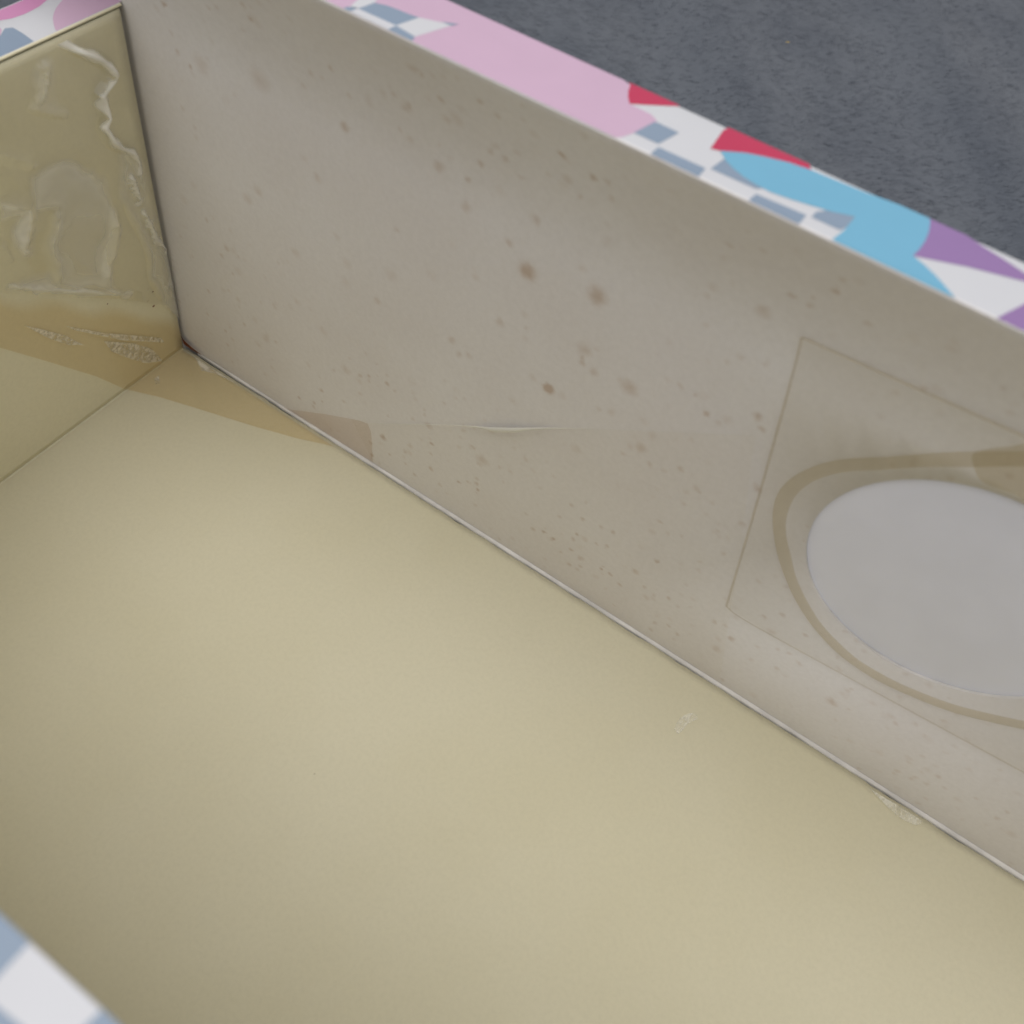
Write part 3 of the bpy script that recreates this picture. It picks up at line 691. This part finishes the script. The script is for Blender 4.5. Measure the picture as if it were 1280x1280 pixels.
# --- crinkled clear film over the end wall
def film():
    step = 0.00026
    u = np.arange(0.0009, 0.060, step); v = np.arange(0.006, PV - 0.0012, step)
    U, V = np.meshgrid(u, v, indexing='ij')
    h = np.full(U.shape, 0.00055)
    h += 0.00050 * vnoise(U * 75, V * 60, 1.3) + 0.00022 * vnoise(U * 210, V * 160, 4.1)
    hts = [0.0016, 0.0010, 0.0007, 0.0011, 0.0010, 0.0007, 0.0005, 0.0006, 0.0007, 0.0008, 0.0006, 0.0005, 0.0005]
    wid = [0.00085, 0.0006, 0.00045, 0.0006, 0.0013, 0.0006, 0.0006, 0.0009, 0.0010, 0.0010, 0.0008, 0.0007, 0.0004]
    for P, a, w in zip(RIDGES, hts, wid):
        d, s = seg_dist(P, U, V)
        wob = 1 + 0.45 * vnoise(s * 9.0, s * 0 + a * 9999, 2.0)
        end = np.clip(np.minimum(s, 1 - s) / 0.10, 0.0, 1)
        h += a * wob * (0.3 + 0.7 * end) * np.exp(-(d / w) ** 2)
    h = np.maximum(h, 0.00018)
    haze = np.full(U.shape, 0.02)
    Uw = U + 0.0016 * vnoise(U * 130, V * 130, 21.0) + 0.0007 * vnoise(U * 330, V * 330, 22.0)
    Vw = V + 0.0016 * vnoise(U * 130, V * 130, 31.0)
    for P, a in zip(FILM_SHEEN, (0.42, 0.38, 0.60, 0.42, 0.30)):  # milky areas paint the reflections in the loose film
        ins = inside(P, Uw, Vw); d, _ = seg_dist(P, Uw, Vw, True)
        sd = np.where(ins, d, -d)
        haze = np.maximum(haze, a * np.clip(0.5 + sd / 0.0020, 0, 1) * (0.62 + 0.38 * np.exp(-(sd / 0.0022) ** 2) + 0.45 * vnoise(U * 90, V * 55, 8.0)))
    for P, a, w in zip(RIDGES, hts, wid):  # every ridge whitened a little, as a painted highlight
        d, s = seg_dist(P, U, V)
        haze += a * 55 * np.exp(-(d / (w * 0.8)) ** 2)
    for P, a in zip(RIDGES[:4], (0.98, 0.75, 0.65, 0.5)):  # bright highlights painted along the main ridges
        d, s = seg_dist(P, U, V)
        wid_ = 0.0010 * (0.16 + 1.3 * np.clip(0.35 + 1.3 * vnoise(s * 10, s * 0 + a, 5.0), 0, 1))
        haze = np.maximum(haze, a * np.exp(-(d / wid_) ** 4) * (0.85 + 0.3 * vnoise(U * 200, V * 200, 3.0)))
    keep = inside(FILM, U, V)
    dd, _ = seg_dist(FILM, U, V, True)
    edge = np.clip(dd / 0.003, 0, 1)
    h = 0.00030 + (h - 0.00030) * edge
    X = V * sl + h * cl; Z = V * cl - h * sl
    n, m = U.shape
    idx = np.arange(n * m).reshape(n, m)
    q = np.stack([idx[:-1, :-1], idx[1:, :-1], idx[1:, 1:], idx[:-1, 1:]], -1)
    k4 = keep[:-1, :-1] & keep[1:, :-1] & keep[1:, 1:] & keep[:-1, 1:]
    q = q[k4]
    used = np.unique(q); remap = np.full(n * m, -1); remap[used] = np.arange(len(used))
    co = np.stack([X, -U, Z], -1).reshape(-1, 3)[used]
    me = pydata('crinkled_film', co, remap[q].tolist())
    at = me.attributes.new('haze', 'FLOAT', 'POINT')
    at.data.foreach_set('value', np.clip(haze, 0, 0.95).ravel()[used].astype(np.float32))
    o = link('crinkled_film', me, m_film, box, True)
    o['label'] = 'crinkled clear plastic film loose over the yellow end wall'
film()

# --- small red-brown specks at the corner
def speck(P3):
    link('stain_speck', flat_poly('stain_speck', P3), m_stain, box)
for (u, v), r in zip(RED_PANEL, (0.00035, 0.00022, 0.00018)):
    speck([panel_pt(u + r * math.cos(a) * (1 + 0.3 * math.sin(3 * a)), v + r * 0.8 * math.sin(a), 0.0012) for a in np.linspace(0, 2 * math.pi, 9)[:-1]])
speck([(x, -0.0009, z) for x, z in ((0.0001, 0.0045), (0.0006, 0.0015), (0.0030, 0.0013), (0.0068, 0.0016), (0.0034, 0.0022), (0.0008, 0.0032))])

# --- a fleck of lint on the fabric
sx, sy = 0.0500, 0.2510
pts = []
z = float(ground_z(np.array([sx]), np.array([sy]))[0]) + 0.0009
V = [(sx + a, sy + b, z + c) for a, b, c in ((-0.0008, 0, 0), (-0.0001, 0.0003, 0.0002), (0.0008, 0.0005, 0.0001), (0.0001, -0.0001, 0.0002), (-0.0005, -0.0003, 0), (0.0000, 0.0001, 0.0006))]
fl = link('lint_fleck', pydata('lint_fleck', V, [(0, 1, 5), (1, 2, 5), (2, 3, 5), (3, 4, 5), (4, 0, 5), (0, 4, 3, 2, 1)]), paper('yellow_lint', (0.45, 0.33, 0.12)))
fl['label'] = 'tiny yellow fleck of lint lying on the dark grey felt'
fl['category'] = 'lint'
